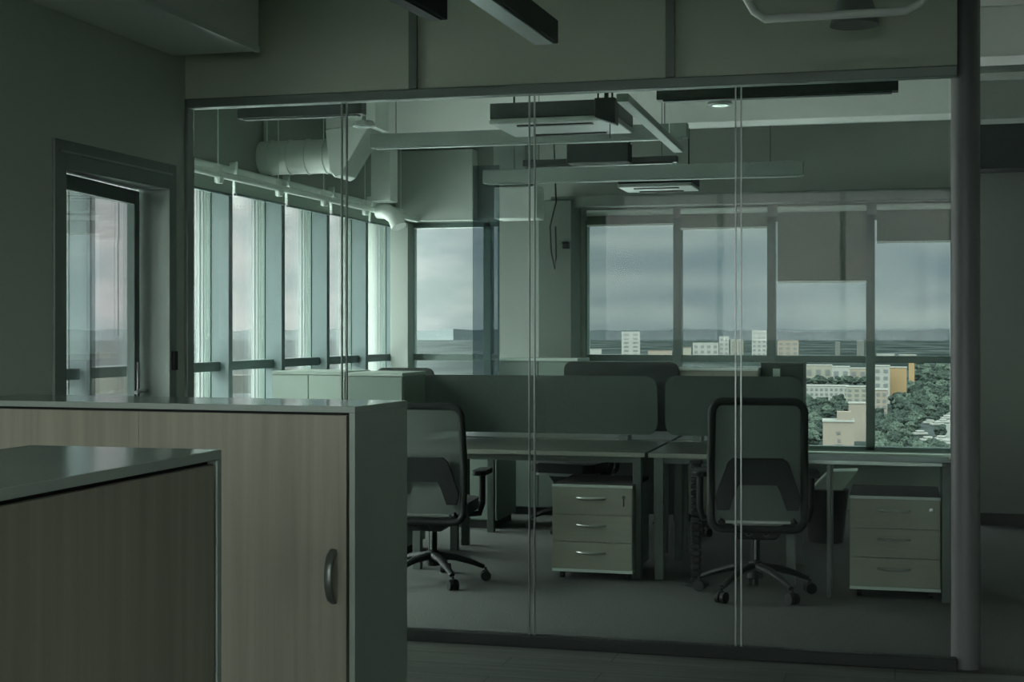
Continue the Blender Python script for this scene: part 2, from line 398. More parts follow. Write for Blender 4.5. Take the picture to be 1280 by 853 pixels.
# ================================================================= LINEAR LAMPS
def lamp(name_label, p0, p1, h, w, mat, wires, group='linear pendant lights', ceil=CZ, diff='rail'):
    p0 = Vector(p0); p1 = Vector(p1); d = p1-p0; L = d.length; a = math.atan2(d.y, d.x)
    r = empty('linear_pendant_light', p0, a)
    MB().box((0, -w/2, .006), (L, w/2, h), .004).build('housing', mat, r)
    MB().box((.03, -w/2+.012, -.001), (L-.03, w/2-.012, .0055)).build('diffuser', M[diff], r)
    for t in wires:
        MB().cyl((L*t, 0, h), (L*t, 0, ceil-p0.z-.001), .0025, n=6).build('suspension_wire', M['black'], r)
    tag(r, name_label, 'lamp', group); return r
def lampv(lbl, x0, x1, yb, v, h, mat, wires=(.1,.9), **k):
    lamp(lbl, PV(x0, yb, v), (UV(x1, v), v, ZV(x0, yb, v)), h, .08, mat, wires, diff='greymetal' if mat is M['greymetal'] else 'darkmetal', **k)
lampv('short black linear light hanging above the first glass panel', 300, 455, 151, 7.55, .095, M['darkmetal'])
lampv('long grey linear light hanging across the second and third glass panels', 465, 860, 187, 8.95, .095, M['greymetal'], (.08,.93))
lampv('black linear light just under the top rail of the right glass panels', 822, 1123, 128, 7.15, .07, M['darkmetal'])
lampv('thin black linear light below the small dark box', 655, 847, 210, 9.7, .05, M['darkmetal'])
lampv('wide grey linear light deep in the office, highest over the wide window', 605, 1005, 231, 10.9, .11, M['greymetal'])
# black box between (equipment) and small junction
b = MB().box((UV(708, 9.4), 9.4, ZV(745, 203, 9.4)), (UV(785, 9.4), 9.55, ZV(745, 179, 9.4)), .005).build('ventilation_box', M['screen_dk'])
r = empty('ventilation_unit', (0,0,0)); b.parent = r; b.name = 'housing'
MB().cyl((UV(745, 9.4), 9.47, ZV(745, 179, 9.4)), (UV(745, 9.4), 9.47, CZ-.001), .006, n=8).build('hanger_rod', M['black'], r)
tag(r, 'small dark square unit hanging above the thin black light', 'unit')
r = empty('projector_box', (UV(758, 7.6), 7.6, ZV(758, 152, 7.6)))
MB().prism([(-.055,.02),(.055,-.02),(.055,.12),(-.055,.12)], 'y', -.05, .05, .004).build('housing', M['black'], r)
MB().cyl((0,0,.12),(0,0,CZ-r.location.z-.001), .012, n=10).build('mount_rod', M['black'], r)
MB().cyl((.02,0,-.09),(.02,0,-.0125), .003, n=6).build('cable', M['black'], r)
tag(r, 'small black box on a rod under the ceiling beside the third glass panel top', 'box')
# camera-side lamps: run along the depth direction
lamp('black linear light at the top of the picture, nearest the boxed beam', PD(548, 5.45, 2.60), tuple(PD(548, 5.45, 2.60)+Vector((-.25,-3.2,0))), .11, .075, M['black'], (.15,.9), group=None, diff='black')
lamp('dark linear light with pale underside over the middle glass panel', PD(683, 5.9, 2.60), tuple(PD(683, 5.9, 2.60)+Vector((-.12,-3.2,0))), .10, .10, M['darkmetal'], (.12,.9), group=None, diff='frame_lt')
# slim light strip in the office going into depth
p0 = PV(778, 122, 7.0); p1 = PV(848, 168, 9.1)
r = empty('light_strip', p0, math.atan2(p1.y-p0.y, p1.x-p0.x)); L = (p1-p0).xy.length
MB().box((0,-.03,-.02), (L,.03,.02), .004).build('housing', M['greymetal'], r)
for t in (.2,.8): MB().cyl((L*t,0,.02),(L*t,0,CZ-p0.z-.001), .003, n=6).build('suspension_wire', M['rail'], r)
tag(r, 'slim white light strip running away from the glass near the ceiling', 'lamp')

# AC cassettes
def cassette(x0, x1, yb, v, lbl, dep=.55):
    a = PV(x0, yb, v); ub = UV(x1, v); w = ub-a.x
    r = empty('air_conditioner', a)
    MB().box((.0,0,.05), (w,dep,.14), .006).build('casing', M['darkmetal'], r)
    MB().box((-.0,-.02,.018), (w,dep+.02,.048), .01).build('panel', M['bulb'], r)
    MB().box((w*.2,.05,.010), (w*.8,.09,.017)).build('air_slot', M['black'], r)
    MB().box((w*.2,dep-.09,.010), (w*.8,dep-.05,.017)).build('air_slot', M['black'], r)
    for q in (.1, .9): MB().cyl((w*q, dep/2, .14), (w*q, dep/2, CZ-a.z-.001), .006, n=8).build('hanger_rod', M['black'], r)
    tag(r, lbl, 'air conditioner', 'ceiling air conditioners')
cassette(612, 770, 160, 8.05, 'wide ceiling air conditioner, behind the second glass joint')
cassette(772, 866, 238, 11.05, 'small ceiling air conditioner deep in the office, over the wide window', .4)

# duct
r = empty('air_duct', PV(270, 200, 9.2))
z = 0
m = MB(); rad = .115
uA = UV(280, 9.2)-r.location.x; uB = UV(425, 9.2)-r.location.x
m.cyl((uA,0,0), (uB,0,0), rad, n=36)
m.build('round_duct', M['duct'], r, True)
for q in range(6):
    u = uA + (uB-uA)*(.12+.155*q)
    MB().cyl((u-.006,0,0), (u+.006,0,0), rad+.006, n=36).build('seam_ring', M['duct'], r, True)
MB().tube([(uA+.02,0,0),(uA-.02,-.03,.03),(uA-.03,-.15,.10),(uA-.03,-.35,.14),(uA-.03,-1.3,.14)], [rad,rad*1.05,rad*1.1,rad*1.1,rad*1.1], 28).build('elbow', M['duct'], r, True)
MB().prism([(uB-.05,.16),(uB+.28,.2),(uB+.06,-.14),(uB+.02,-.16),(uB-.02,-.12)], 'y', -.14, .14, .006).build('tapered_outlet', M['duct'], r)
MB().box((uB-.05,-.13,.165), (uB+.3,.13,CZ-r.location.z-.002), .003).build('vertical_duct', M['duct'], r)
MB().box((uA+.3,-.01,rad), (uA+.32,.01,CZ-r.location.z-.001)).build('strap', M['duct'], r)
tag(r, 'pale round ribbed air duct with tapered outlet near the facade windows', 'duct')
r = empty('air_duct', PV(486, 262, 10.7))
MB().tube([(-.12,.1,.0),(-.04,.08,-.01),(.05,0,-.06),(.09,-.02,-.14)], .06, 24).build('round_duct', M['duct'], r, True)
MB().box((-.14,-.02,.065), (.02,.15,CZ-r.location.z-.001), .004).build('vertical_duct', M['duct'], r)
tag(r, 'short bent white duct in the far left corner of the office', 'duct')
r = empty('air_duct', PV(642, 228, 11.3))
MB().box((-.13,-.12,-.04),(.13,.12,CZ-r.location.z-.001),.006).build('vertical_duct', M['greymetal'], r)
MB().box((-.13,-.12,-.30),(.22,.14,-.045),.01).build('outlet_box', M['duct'], r)
tag(r, 'square duct box with pale outlet beside the grey green pillar', 'duct')
# camera side: white bent pipe and dark round duct
p = PD(1045, 5.4, ZV(1045,17,5.4) if False else HC+(HOR-18)/F*5.4)
hw = 105*5.4/F
r = empty('bent_pipe', p, -0.05)
pts = [(-hw-.09,0,CZ-p.z+.01),(-hw-.03,0,.10),(-hw+.01,0,.03),(-hw+.05,0,0),(0,0,-.002),(hw-.06,0,-.004),(hw-.01,0,.02),(hw+.02,0,.06),(hw+.10,0,CZ-p.z+.01)]
MB().tube(pts, .016, 14).build('pipe', M['rail'], r, True)
tag(r, 'white pipe bent into a hanging loop below the ceiling at top right', 'pipe')
p = PD(1068, 6.0, 0)
r = empty('round_diffuser', (p.x, p.y, HC+(HOR-32)/F*6.0))
MB().cyl((0,0,0),(0,0,.10), .10, .075, n=32).build('cup', M['greymetal'], r, True)
MB().cyl((0,0,.10),(0,0,CZ-r.location.z+.01), .055, n=24).build('neck', M['greymetal'], r, True)
tag(r, 'grey round ceiling diffuser behind the hanging pipe loop', 'diffuser')

# sprinkler/light small disc inside
for x, y, vv, lb in ((455, 158, 8.2, 'small chrome ceiling spotlight right of the first glass joint'), (900, 131, 7.9, 'small pale ceiling spotlight left of the last glass joint')):
    p = PV(x, y, vv); r = empty('spotlight', p)
    MB().cyl((0,0,.02),(0,0,CZ-p.z-.001), .012, n=10).build('stem', M['greymetal'], r)
    MB().cyl((0,0,0),(0,0,.03), .07, .055, n=28).build('shade', M['bulb'], r, True)
    MB().cyl((0,0,-.006),(0,0,-.001), .045, n=20).build('lens', M['chrome'], r, True)
    tag(r, lb, 'spotlight')

# smoked glass panel and cables near pillar
v = 11.0
r = empty('glass_screen', (UV(591,v), v, 0))
wS = UV(624,v)-r.location.x
MB().box((0,0,.02),(wS,.012,ZV(600,207,v))).build('pane', M['smoke'], r)
MB().box((-.01,-.02,0),(wS+.01,.03,.019)).build('foot_rail', M['frame'], r)
tag(r, 'narrow dark tinted glass panel in front of the small left window', 'glass panel')
p = PV(692, 275, 11.66)
cb = MB().tube([(p.x,p.y,CZ-.01),(p.x+.02,p.y,2.5),(p.x-.03,p.y,2.3),(p.x-.02,p.y-.01,2.1),(p.x+.01,p.y,1.95),(p.x+.02,p.y,2.05),(p.x+.015,p.y,2.3)], .007, 8).build('hanging_cable', M['black'], None, True)
tag(cb, 'loose black cable looping down in front of the grey green pillar', 'cable')
b = MB().box((UV(704,11.66),11.64,ZV(704,311,11.66)),(UV(711,11.66),11.699,ZV(704,303,11.66)),.003).build('wall_sensor', M['black'])
tag(b, 'tiny black sensor on the pillar beside the wide window', 'sensor')

# ================================================================= BLINDS back
def back_blind(x0, x1, yb, lbl):
    u0 = UV(x0, VB-.03); u1 = UV(x1, VB-.03); z = ZV((x0+x1)/2, yb, VB-.03)
    r = empty('roller_blind', (u0, VB-.035, z))
    w = u1-u0
    MB().box((0,-.003,.012),(w,.003,zh+.03-z)).build('blind_fabric', M['blind'], r)
    MB().box((0,-.009,-.006),(w,.009,.0118),.003).build('bottom_bar', M['rail'], r)
    MB().cyl((0,0,zh+.055-z),(w,0,zh+.055-z),.0245).build('roller_tube', M['rail'], r, True)
    tag(r, lbl, 'blind', 'roller blinds on the back windows')
back_blind(734, 842, 282, 'grey roller blind rolled almost fully up, leftmost on the wide window')
back_blind(851, 959, 286, 'grey roller blind rolled almost fully up, over the second bay of the wide window')
back_blind(972, 1083, 353, 'grey roller blind pulled a third of the way down, third bay of the wide window')
back_blind(1096, 1189, 303, 'grey roller blind hanging slightly down, rightmost on the wide window')

# ================================================================= CABINETS
def cabinet(w, dp, h, doorm, name='storage_cabinet', handle='arc', hside=1, sidem='carcass', t=.02, doors=1):
    """origin front-right-bottom corner; extends to -x and +y; front faces -y"""
    r = empty(name)
    MB().box((-w, 0, h-t), (0, dp, h), .0015).build('top_panel', M['carcass'], r)
    MB().box((-t, 0, .0), (0, dp, h-t-.0005), .0012).build('side_panel', M[sidem], r)
    MB().box((-w, 0, .0), (-w+t, dp, h-t-.0005), .0012).build('side_panel', M[sidem], r)
    MB().box((-w+t, dp-.012, .05), (-t, dp-.001, h-t-.001)).build('back_panel', M['carcass_side'], r)
    MB().box((-w+t, .03, .0), (-t, .05, .07)).build('plinth', M['gap'], r)
    MB().box((-w+t, .022, .07), (-t, .028, h-t-.001)).build('gap_shade_sheet', M['gap'], r)  # dark sheet behind the doors stands in for shade in the gaps
    span = (w-2*t-.014)/doors
    for k in range(doors):
        xb = -t-.011-span*k; xa = xb-span+.0015
        dr = MB().box((xa, .001, .075), (xb, .019, h-t-.009), .001).build('door', doorm, r)
        x = xb-.045 if hside > 0 else xa+.045
        zc = h*.5+.055
        pts = [(x, .001, zc+.085)]+[(x, -.040*math.sin(PI*q/12)**.55, zc+.085-.17*q/12) for q in range(1,12)]+[(x, .001, zc-.085)]
        MB().tube(pts, [.012]+[.014]*11+[.012], 14, flat=.45).build('handle', M['handle_dk'], dr, True)
    return r
# B row
cB = Vector((PD(443.6, 4.67, 0).x, PD(443.6, 4.67, 0).y, 0)); angB = math.radians(-3.5)
b1 = cabinet(1.585, .44, 1.205, M['wood'], doors=2); b1.location = cB; b1.rotation_euler[2] = angB
tag(b1, 'long grey storage cabinet with pale oak doors and an arc handle, behind the nearest cabinet', 'cabinet', 'storage cabinets with oak doors')
# A: faces +u, far end at v=2.75
a1 = cabinet(.80, .445, 1.205, M['wood'], hside=-1)
a1.rotation_euler[2] = math.radians(90); a1.location = (PD(277, 3.0, 0).x, PD(277, 3.0, 0).y, 0)
tag(a1, 'nearest storage cabinet at the lower left, its oak door facing right', 'cabinet', 'storage cabinets with oak doors')

# office cabinets along the left
def lowcab(u0, u1, v0, v1, h, mat, label, doors=2, name='low_cabinet', topm='white_lam'):
    r = empty(name, (u0, v0, 0)); w = u1-u0; dp = v1-v0
    MB().box((0,0,h-.022),(w,dp,h),.002).build('top_panel', M[topm], r)
    MB().box((.0,.02,.06),(w,dp,h-.0225),.001).build('body', mat, r)
    MB().box((.03,.04,0),(w-.03,dp-.02,.0595)).build('plinth', M['gap'], r)
    dw = w/doors
    for k in range(doors):
        dd = MB().box((k*dw+.003,.0,.07),((k+1)*dw-.003,.0195,h-.026),.001).build('door', mat, r)
        x = k*dw+(dw-.05 if k % 2 == 0 else .05)
        MB().tube([(x,0,.72),(x,-.025,.70),(x,-.025,.62),(x,0,.60)], .006, 8).build('handle', M['handle'], dd, True)
    tag(r, label, 'cabinet'); return r
lowcab(UV(340,8.80), UV(431,8.80), 8.80, 9.27, ZV(400,464.5,8.80), M['white_lam'], 'pale green white low cabinet by the facade, left of the first glass joint')
lowcab(UV(433,8.80), UV(503,8.80), 8.80, 9.27, ZV(440,466,8.80), M['carcass_side'], 'grey green low cabinet by the facade, right of the first glass joint', doors=1)
lowcab(UV(624,11.1), UV(722,11.1), 11.1, 11.55, ZV(680,448,11.1), M['carcass_side'], 'grey cabinet against the pillar, left of the wide window', topm='carcass')
lowcab(UV(951,11.2), UV(1004,11.2), 11.2, 11.6, ZV(980,454,11.2), M['screen'], 'dark grey upright cabinet standing in front of the wide window', topm='screen', doors=2, name='storage_cabinet')
lowcab(UV(836,11.0), UV(948,11.0), 11.0, 11.6, ZV(890,460,11.0), M['drawer'], 'pale fronted cabinet with pale top behind the right desk screen', topm='carcass')
lowcab(UV(562,10.25), UV(621,10.25), 10.25, 10.8, .56, M['carcass_side'], 'low grey cabinet under the far desk, right of the left chair', topm='carcass_side', doors=1)

# ================================================================= PEDESTALS
def pedestal(w, dp=.58, h=.553, lbl='', side='carcass_side', key=True):
    """origin front-left floor; front faces -y"""
    r = empty('drawer_pedestal')
    z0 = .045
    MB().box((0,.006,h-.016),(w,dp,h)).build('top_panel', M['screen_dk'], r)
    MB().box((0,.0,h-.016),(w,.0055,h-.0002),.001).build('edge_band', M['carcass'], r)
    MB().box((0,.019,z0+.018),(w,dp,h-.0165),.001).build('body', M[side], r)
    MB().box((0,.0,z0),(w,dp,z0+.0175),.001).build('bottom_panel', M['carcass'], r)
    dh = (h-.016-z0-.0175)/3
    for k in range(3):
        za = z0+.0175+dh*k+.0015
        df = MB().box((.003,.0,za),(w-.003,.0185,za+dh-.003),.0012).build('drawer', M['drawer'], r)
        cx = w*.49; zc = za+dh*.62
        pts = [(cx-.085,0,zc)]+[(cx-.085+.17*q/10,-.024*math.sin(PI*q/10)**.7,zc-.003*math.sin(PI*q/10)) for q in range(1,10)]+[(cx+.085,0,zc)]
        MB().tube(pts, [.006]+[.008,.010,.011,.0115,.0115,.0115,.011,.010,.008]+[.006], 10, flat=.8).build('handle', M['handle'], df, True)
        if k == 2:
            MB().cyl((w-.05,0,zc+.008),(w-.05,-.008,zc+.008), .010, n=16).build('lock', M['chrome'], df, True)
            if key: MB().box((w-.0535,-.009,zc-.045),(w-.0465,-.006,zc-.002)).build('key', M['black'], df)
    for x in (.05, w-.05):
        for y in (.06, dp-.06):
            MB().cyl((x-.012,y,.022),(x+.012,y,.022), .0215, n=14).box((x-.008,y-.01,.030),(x+.008,y+.01,z0-.0005)).build('caster', M['black'], r, True)
    tag(r, lbl, 'drawer pedestal', 'three-drawer pedestals under the desks'); return r
p1 = pedestal(.475, lbl='three-drawer pedestal with oak fronts under the middle of the long desk'); 
pp = PD(690, 8.52, 0); p1.location = (pp.x, pp.y, 0)
p2 = pedestal(.475, lbl='three-drawer pedestal at the far right, under the narrow side table', key=False)
pp = PD(1062, 7.93, 0); p2.location = (pp.x, pp.y, 0)

# ================================================================= DESKS
def desk(u0, u1, v0, v1, lbl, z=.74, edge='desk_edge', legs=True, legin=.03):
    r = empty('office_desk', (u0, v0, 0)); w = u1-u0; dp = v1-v0
    MB().box((0,.004,z-.024),(w,dp,z),.002).build('desktop', M['desktop'], r)
    MB().box((0,0,z-.026),(w,.0038,z-.0005),.001).build('edge_band', M['desk_edge'], r)
    MB().box((.06,.06,z-.065),(w-.06,.10,z-.0245),.002).box((.06,dp-.10,z-.065),(w-.06,dp-.06,z-.0245),.002).build('crossbar', M['deskleg'], r)
    for x in (legin, w-legin-.05):
        for y in (.05, dp-.10):
            MB().box((x,y,0),(x+.05,y+.05,z-.0245),.003).build('leg', M['deskleg'], r)
        MB().box((x+.008,.1005,z-.06),(x+.042,dp-.1005,z-.03),.002).build('side_rail', M['deskleg'], r)
    tag(r, lbl, 'desk', 'office desks'); return r
vD = 8.36
uD0, uD1 = -2.86, UV(806, vD)
desk(uD0, uD1, vD, vD+.92, 'long pale desk behind the left chair, over the middle drawer pedestal')
desk(uD1+.02, UV(1000, vD), vD, vD+.92, 'shorter pale desk behind the right office chair')
desk(uD0, uD1, vD+1.02, vD+1.82, 'rear desk behind the wide left screen')
desk(uD1+.02, UV(990, vD+1.0), vD+1.02, vD+1.82, 'rear desk behind the right desk screen')
# narrow side table
pf = PV(1005, 574, 8.12)
r = empty('side_table', (UV(1003, 8.08), 8.08, 0)); w = p2.location.x+.475+.05-r.location.x; zt_ = HC-(577-HOR)/F*(8.08/(SN*.25+CS))
r['label'] = ''
dpt = .36
MB().box((0,.004,zt_-.022),(w,dpt,zt_),.002).build('tabletop', M['desktop'], r)
MB().box((0,0,zt_-.022),(w-.045,.0038,zt_-.0005),.001).build('edge_band', M['frame_lt'], r)
for x in (.13, w-.045):
    for y in (.004, dpt-.05): MB().box((x,y,0),(x+(.045 if x > .2 else .02),y+.045,zt_-.0225),.003).build('leg', M['deskleg'], r)
tag(r, 'narrow side table at the far right above a drawer pedestal', 'table')

def screen(u0, u1, v, z0, z1, lbl, mat='screen', rad=.07):
    r = empty('desk_screen', (u0, v, z0)); w = u1-u0
    MB().prism(rrect(0,0,w,z1-z0,rad), 'y', 0, .03, .004).build('felt_panel', M[mat], r)
    for x in (.18, w-.24):
        MB().box((x,-.055,-(z0-.7402)),(x+.06,.085,.0),.002).build('clamp', M['deskleg'], r)
    tag(r, lbl, 'desk screen', 'felt desk screens'); return r
vs = vD+.955
def sz(px, y, v): return ZV(px, y, v)
screen(UV(505, vs), UV(821.5, vs), vs, .775, sz(660, 469.5, vs), 'wide grey felt desk screen, left of the gap between screens')
screen(UV(831.5, vs), UV(1003, vs), vs, .775, sz(900, 470.5, vs), 'grey felt desk screen partly behind the right office chair')
def fscreen(x0, x1, yt, v, lbl):
    u0 = UV(x0, v); u1 = UV(x1, v); z1 = sz((x0+x1)/2, yt, v)
    r = empty('floor_screen', (u0, v, 0)); w = u1-u0
    MB().prism(rrect(0,.06,w,z1,.06), 'y', 0, .03, .004).build('felt_panel', M['screen_dk'], r)
    for x in (.12, w-.18): MB().box((x,-.10,0),(x+.05,.045,.015),.002).box((x+.01,.0,.0155),(x+.04,.03,.0595)).build('foot', M['black'], r)
    tag(r, lbl, 'screen')
fscreen(705, 848, 452.5, 10.94, 'dark felt screen with rounded corner rising behind the wide left screen')
fscreen(470, 542, 460, 10.94, 'dark felt screen tip showing above the grey green low cabinet')
# note on cabinet
nb = MB().box((UV(966,11.19),11.194,ZV(966,480,11.19)),(UV(975,11.19),11.199,ZV(966,461,11.19))).build('paper_note', M['paper'])
tag(nb, 'small pale paper note stuck on the dark upright cabinet', 'note')

# cable spine
pp = PV(870, 577, 8.30)
r = empty('cable_spine', (pp.x, pp.y, 0))
zc = .69; k = 0
m = MB()
while zc > .03:
    m.box((-.028,-.022,zc-.030),(.028,.022,zc),.008); m.box((-.012,-.012,zc-.038),(.012,.012,zc-.028)); zc -= .038
m.build('link_chain', M['black'], r)
MB().cyl((0,0,0),(0,0,.015),.07,n=24).build('base_plate', M['black'], r, True)
MB().box((-.035,-.03,.69),(.035,.03,.712),.006).build('top_clip', M['black'], r)
tag(r, 'black segmented cable spine hanging from the desk edge beside the right chair', 'cable spine')

# waste bin with liner
pp = PG(1032, 677)
r = empty('waste_bin', pp)
m = MB(); m.cyl((0,0,0),(0,0,.36),.12,.155,n=32); m.build('bin_body', M['black'], r, True)
MB().prism([(-.10,.361),(.12,.361),(.22,.50),(.02,.49)], 'y', -.10, .10, .01).build('liner', M['paper'], r)
tag(r, 'dark waste bin with a pale liner sticking out, behind the right chair', 'bin')

# ================================================================= CHAIRS
def make_chair():
    r = empty('office_chair')
    # seat (front is +y)
    MB().prism(rrect(-.25,-.22,.25,.26,.09), 'z', .43, .50, .02).build('seat', M['blackfab'], r, True)
    MB().prism(rrect(-.22,-.20,.22,.22,.06), 'z', .405, .4295, .006).build('seat_pan', M['handle_dk'], r)
    # mechanism
    MB().box((-.17,-.298,.43),(.17,-.288,.446),.003).build('back_rail', M['handle'], r)
    MB().prism([(-.16,.40),(-.10,.33),(.10,.33),(.16,.40)], 'y', -.20, .10, .01).build('mechanism', M['black'], r)
    for x in (-.045,.045):
        kb = MB().cyl((x,-.201,.372),(x,-.222,.372),.017,n=20).build('knob', M['black'], r, True)
        t = [(x+.0165*math.cos(a), -.2225, .372+.0165*math.sin(a)) for a in [2*PI*i/20 for i in range(20)]]
        MB().tube(t, .0026, 6, closed=True).build('ring', M['chrome'], kb, True)
    MB().cyl((0,0,.19),(0,0,.33),.027,n=20).build('gas_column_sleeve', M['black'], r, True)
    MB().cyl((0,-.030,.2),(0,-.030,.329),.006,n=12).build('gas_column', M['chrome'], r, True)
    # backrest
    def yb(z): return -.26 - .05*max(0,(z-.5))/.6 + .03*math.sin(PI*min(1,max(0,(z-.5)/.55)))
    outline = rrect(-.245,.395,.245,1.075,.06,8)
    pts = []
    n = len(outline)
    for i in range(n):
        a = outline[i]; b = outline[(i+1)%n]
        L = math.hypot(b[0]-a[0], b[1]-a[1]); q = max(1, int(L/.06))
        for k in range(q):
            x = a[0]+(b[0]-a[0])*k/q; z = a[1]+(b[1]-a[1])*k/q
            pts.append((x*(1-.06*max(0,(z-.7))), yb(z)+.0, z))
    MB().tube(pts, .021, 10, closed=True).build('back_frame', M['black'], r, True)
    # mesh
    t = MB(); NX, NZ = 10, 14; vs_ = []
    for side in (0, .004):
        g = [[t.bm.verts.new(((-.235+.47*i/NX)*(1-.06*max(0,(.43+.63*j/NZ-.7))), yb(.43+.63*j/NZ)-.02*math.cos(PI*(i/NX-.5))+.02+side, .43+.63*j/NZ)) for i in range(NX+1)] for j in range(NZ+1)]
        vs_.append(g)
    for g in vs_[:1]:
        for j in range(NZ):
            for i in range(NX): t.bm.faces.new((g[j][i], g[j][i+1], g[j+1][i+1], g[j+1][i]))
    for vv in [v for row in vs_[1] for v in row]: t.bm.verts.remove(vv)
    t.build('back_mesh', M['meshfab'], r, True)
    # lumbar plate
    yy = yb(.6)-.028
    poly = [(-.13,.775),(.13,.775),(.16,.75),(.225,.56),(.21,.50),(.15,.50),(.115,.60),(.10,.635),(-.10,.635),(-.115,.60),(-.15,.50),(-.21,.50),(-.225,.56),(-.16,.75)]
    MB().prism(poly, 'y', yy-.008, yy+.008, .003).build('lumbar_support', M['black'], r)
    MB().tube([(-.20,-.25,.44),(-.14,-.22,.40),(-.08,-.19,.375)], .018, 8).tube([(.20,-.25,.44),(.14,-.22,.40),(.08,-.19,.375)], .018, 8).build('back_bracket', M['black'], r, True)
    # arms
    for s in (-1,1):
        a = MB().prism(rrect(s*.30-.04,-.12,s*.30+.04,.14,.035), 'z', .655, .685, .008).build('armrest', M['black'], r, True)
        MB().tube([(s*.20,.0,.41),(s*.285,.0,.42),(s*.30,.0,.48),(s*.30,.0,.655)], [.017,.018,.02,.02], 10).build('arm_post', M['black'], a, True)
    # base
    MB().cyl((0,0,.10),(0,0,.19),.045,.036,n=20).build('hub', M['black'], r, True)
    for k in range(5):
        an = 2*PI*k/5+.3
        dx, dy = math.cos(an), math.sin(an)
        lg = MB().tube([(dx*.03,dy*.03,.16),(dx*.14,dy*.14,.145),(dx*.24,dy*.24,.112),(dx*.305,dy*.305,.085)], [.030,.026,.021,.017], 10, flat=.8).build('base_leg', M['black'], r, True)
        cx, cy = dx*.315, dy*.315; px_, py_ = -dy, dx
        MB().cyl((cx-px_*.028,cy-py_*.028,.031),(cx-px_*.006,cy-py_*.006,.031),.0305,n=20).cyl((cx+px_*.006,cy+py_*.006,.031),(cx+px_*.028,cy+py_*.028,.031),.0305,n=20).cyl((cx,cy,.035),(cx,cy,.082),.008,n=8).box((cx-.016,cy-.016,.045),(cx+.016,cy+.016,.066),.004).build('caster', M['black'], lg, True)
    return r
ch = make_chair()
def put(o, px, d, rz, lbl, sc=1):
    p = PD(px, d, 0); o.location = (p.x, p.y, 0); o.rotation_euler[2] = rz; tag(o, lbl, 'office chair', 'black mesh office chairs')
put(ch, 944, 7.98, math.radians(8), 'black mesh-back office chair at the right, directly behind the last glass joint')
c1 = copy_tree(ch); put(c1, 541, 8.42, math.radians(4), 'black mesh-back office chair at the left, beside the end cabinet')
c2 = copy_tree(ch); put(c2, 716, 10.62, math.radians(170), 'black office chair hidden behind the middle pedestal, one caster leg showing')
c3 = copy_tree(ch); put(c3, 925, 10.42, math.radians(140), 'black office chair standing behind the right chair under the rear desk')
for o, s in ((c1, .97),): o.scale = (s, s, .955)

# ================================================================= OUTSIDE
GZ = -60.0; HG = HC-GZ
def G(px, py): 
    d = HG*F/(py-HOR); r = (px-640)/F
    return Vector((d*(CS*r-SN), d*(SN*r+CS), GZ)), d
def groundmat():
    m, nt, N, L, b = newmat('distant_ground')
    b.inputs['Roughness'].default_value = 1; b.inputs['Specular IOR Level'].default_value = 0
    tc = N.new('ShaderNodeTexCoord'); 
    mp = N.new('ShaderNodeMapping'); mp.inputs['Scale'].default_value = (.004,.0015,.01); mp.inputs['Rotation'].default_value = (0,0,.3)
    nz = N.new('ShaderNodeTexNoise'); nz.inputs['Scale'].default_value = 2; nz.inputs['Detail'].default_value = 8
    rp = N.new('ShaderNodeValToRGB'); e = rp.color_ramp.elements
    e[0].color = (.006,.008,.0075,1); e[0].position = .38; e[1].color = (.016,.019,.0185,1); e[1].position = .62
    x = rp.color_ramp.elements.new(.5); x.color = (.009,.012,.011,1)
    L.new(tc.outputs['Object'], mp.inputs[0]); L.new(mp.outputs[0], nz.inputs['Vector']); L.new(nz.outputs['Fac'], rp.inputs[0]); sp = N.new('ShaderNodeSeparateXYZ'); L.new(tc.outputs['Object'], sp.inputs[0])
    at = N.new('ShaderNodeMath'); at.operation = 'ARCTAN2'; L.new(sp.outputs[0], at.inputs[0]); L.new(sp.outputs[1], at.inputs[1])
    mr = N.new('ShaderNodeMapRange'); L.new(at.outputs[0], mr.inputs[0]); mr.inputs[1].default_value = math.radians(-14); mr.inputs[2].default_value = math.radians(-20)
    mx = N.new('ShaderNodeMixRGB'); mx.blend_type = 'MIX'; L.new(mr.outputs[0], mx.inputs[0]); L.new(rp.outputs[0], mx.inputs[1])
    ad = N.new('ShaderNodeMixRGB'); ad.blend_type = 'ADD'; ad.inputs[0].default_value = 1; L.new(rp.outputs[0], ad.inputs[1]); ad.inputs[2].default_value = (.028,.029,.029,1)  # left sector made paler: haze mixed into the ground colour
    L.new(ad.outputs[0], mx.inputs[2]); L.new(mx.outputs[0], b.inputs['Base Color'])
    return m
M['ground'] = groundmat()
M['bounce_pale'] = plain('pale_bounce_surface', (.72,.76,.73), .9, var=.05, scale=.3, spec=0)
M['hill_hazed'] = plain('far_ridge_painted_haze', (0.0513,0.0581,0.0581), 1, var=.1, scale=.004, spec=0)  # bright haze on the left is painted into this ridge colour
M['far_hill'] = plain('far_wooded_ridge', (0.0132,0.0168,0.0173), 1, var=.12, scale=.004, spec=0)
M['tree'] = plain('tree_leaves', (.0115,.0155,.013), 1, var=.6, scale=2.5, spec=0)
M['tree2'] = plain('tree_leaves_light', (.018,.024,.019), 1, var=.6, scale=2.5, spec=0)
M['trunk'] = plain('tree_bark', (.08,.07,.05), 1, spec=0)
M['beige'] = plain('beige_render', (0.0655,0.0580,0.0479), 1, var=.06, scale=.05, spec=0)
M['cream'] = plain('cream_render', (0.0634,0.0622,0.0512), 1, var=.06, scale=.05, spec=0)
M['bwhite'] = plain('white_render', (0.0722,0.0743,0.0676), 1, var=.05, scale=.05, spec=0)
M['orange'] = plain('orange_render', (.078,.056,.031), 1, var=.05, scale=.05, spec=0)
M['roofr'] = plain('reddish_roof', (0.0546,0.0395,0.0307), 1, var=.1, scale=.05, spec=0)
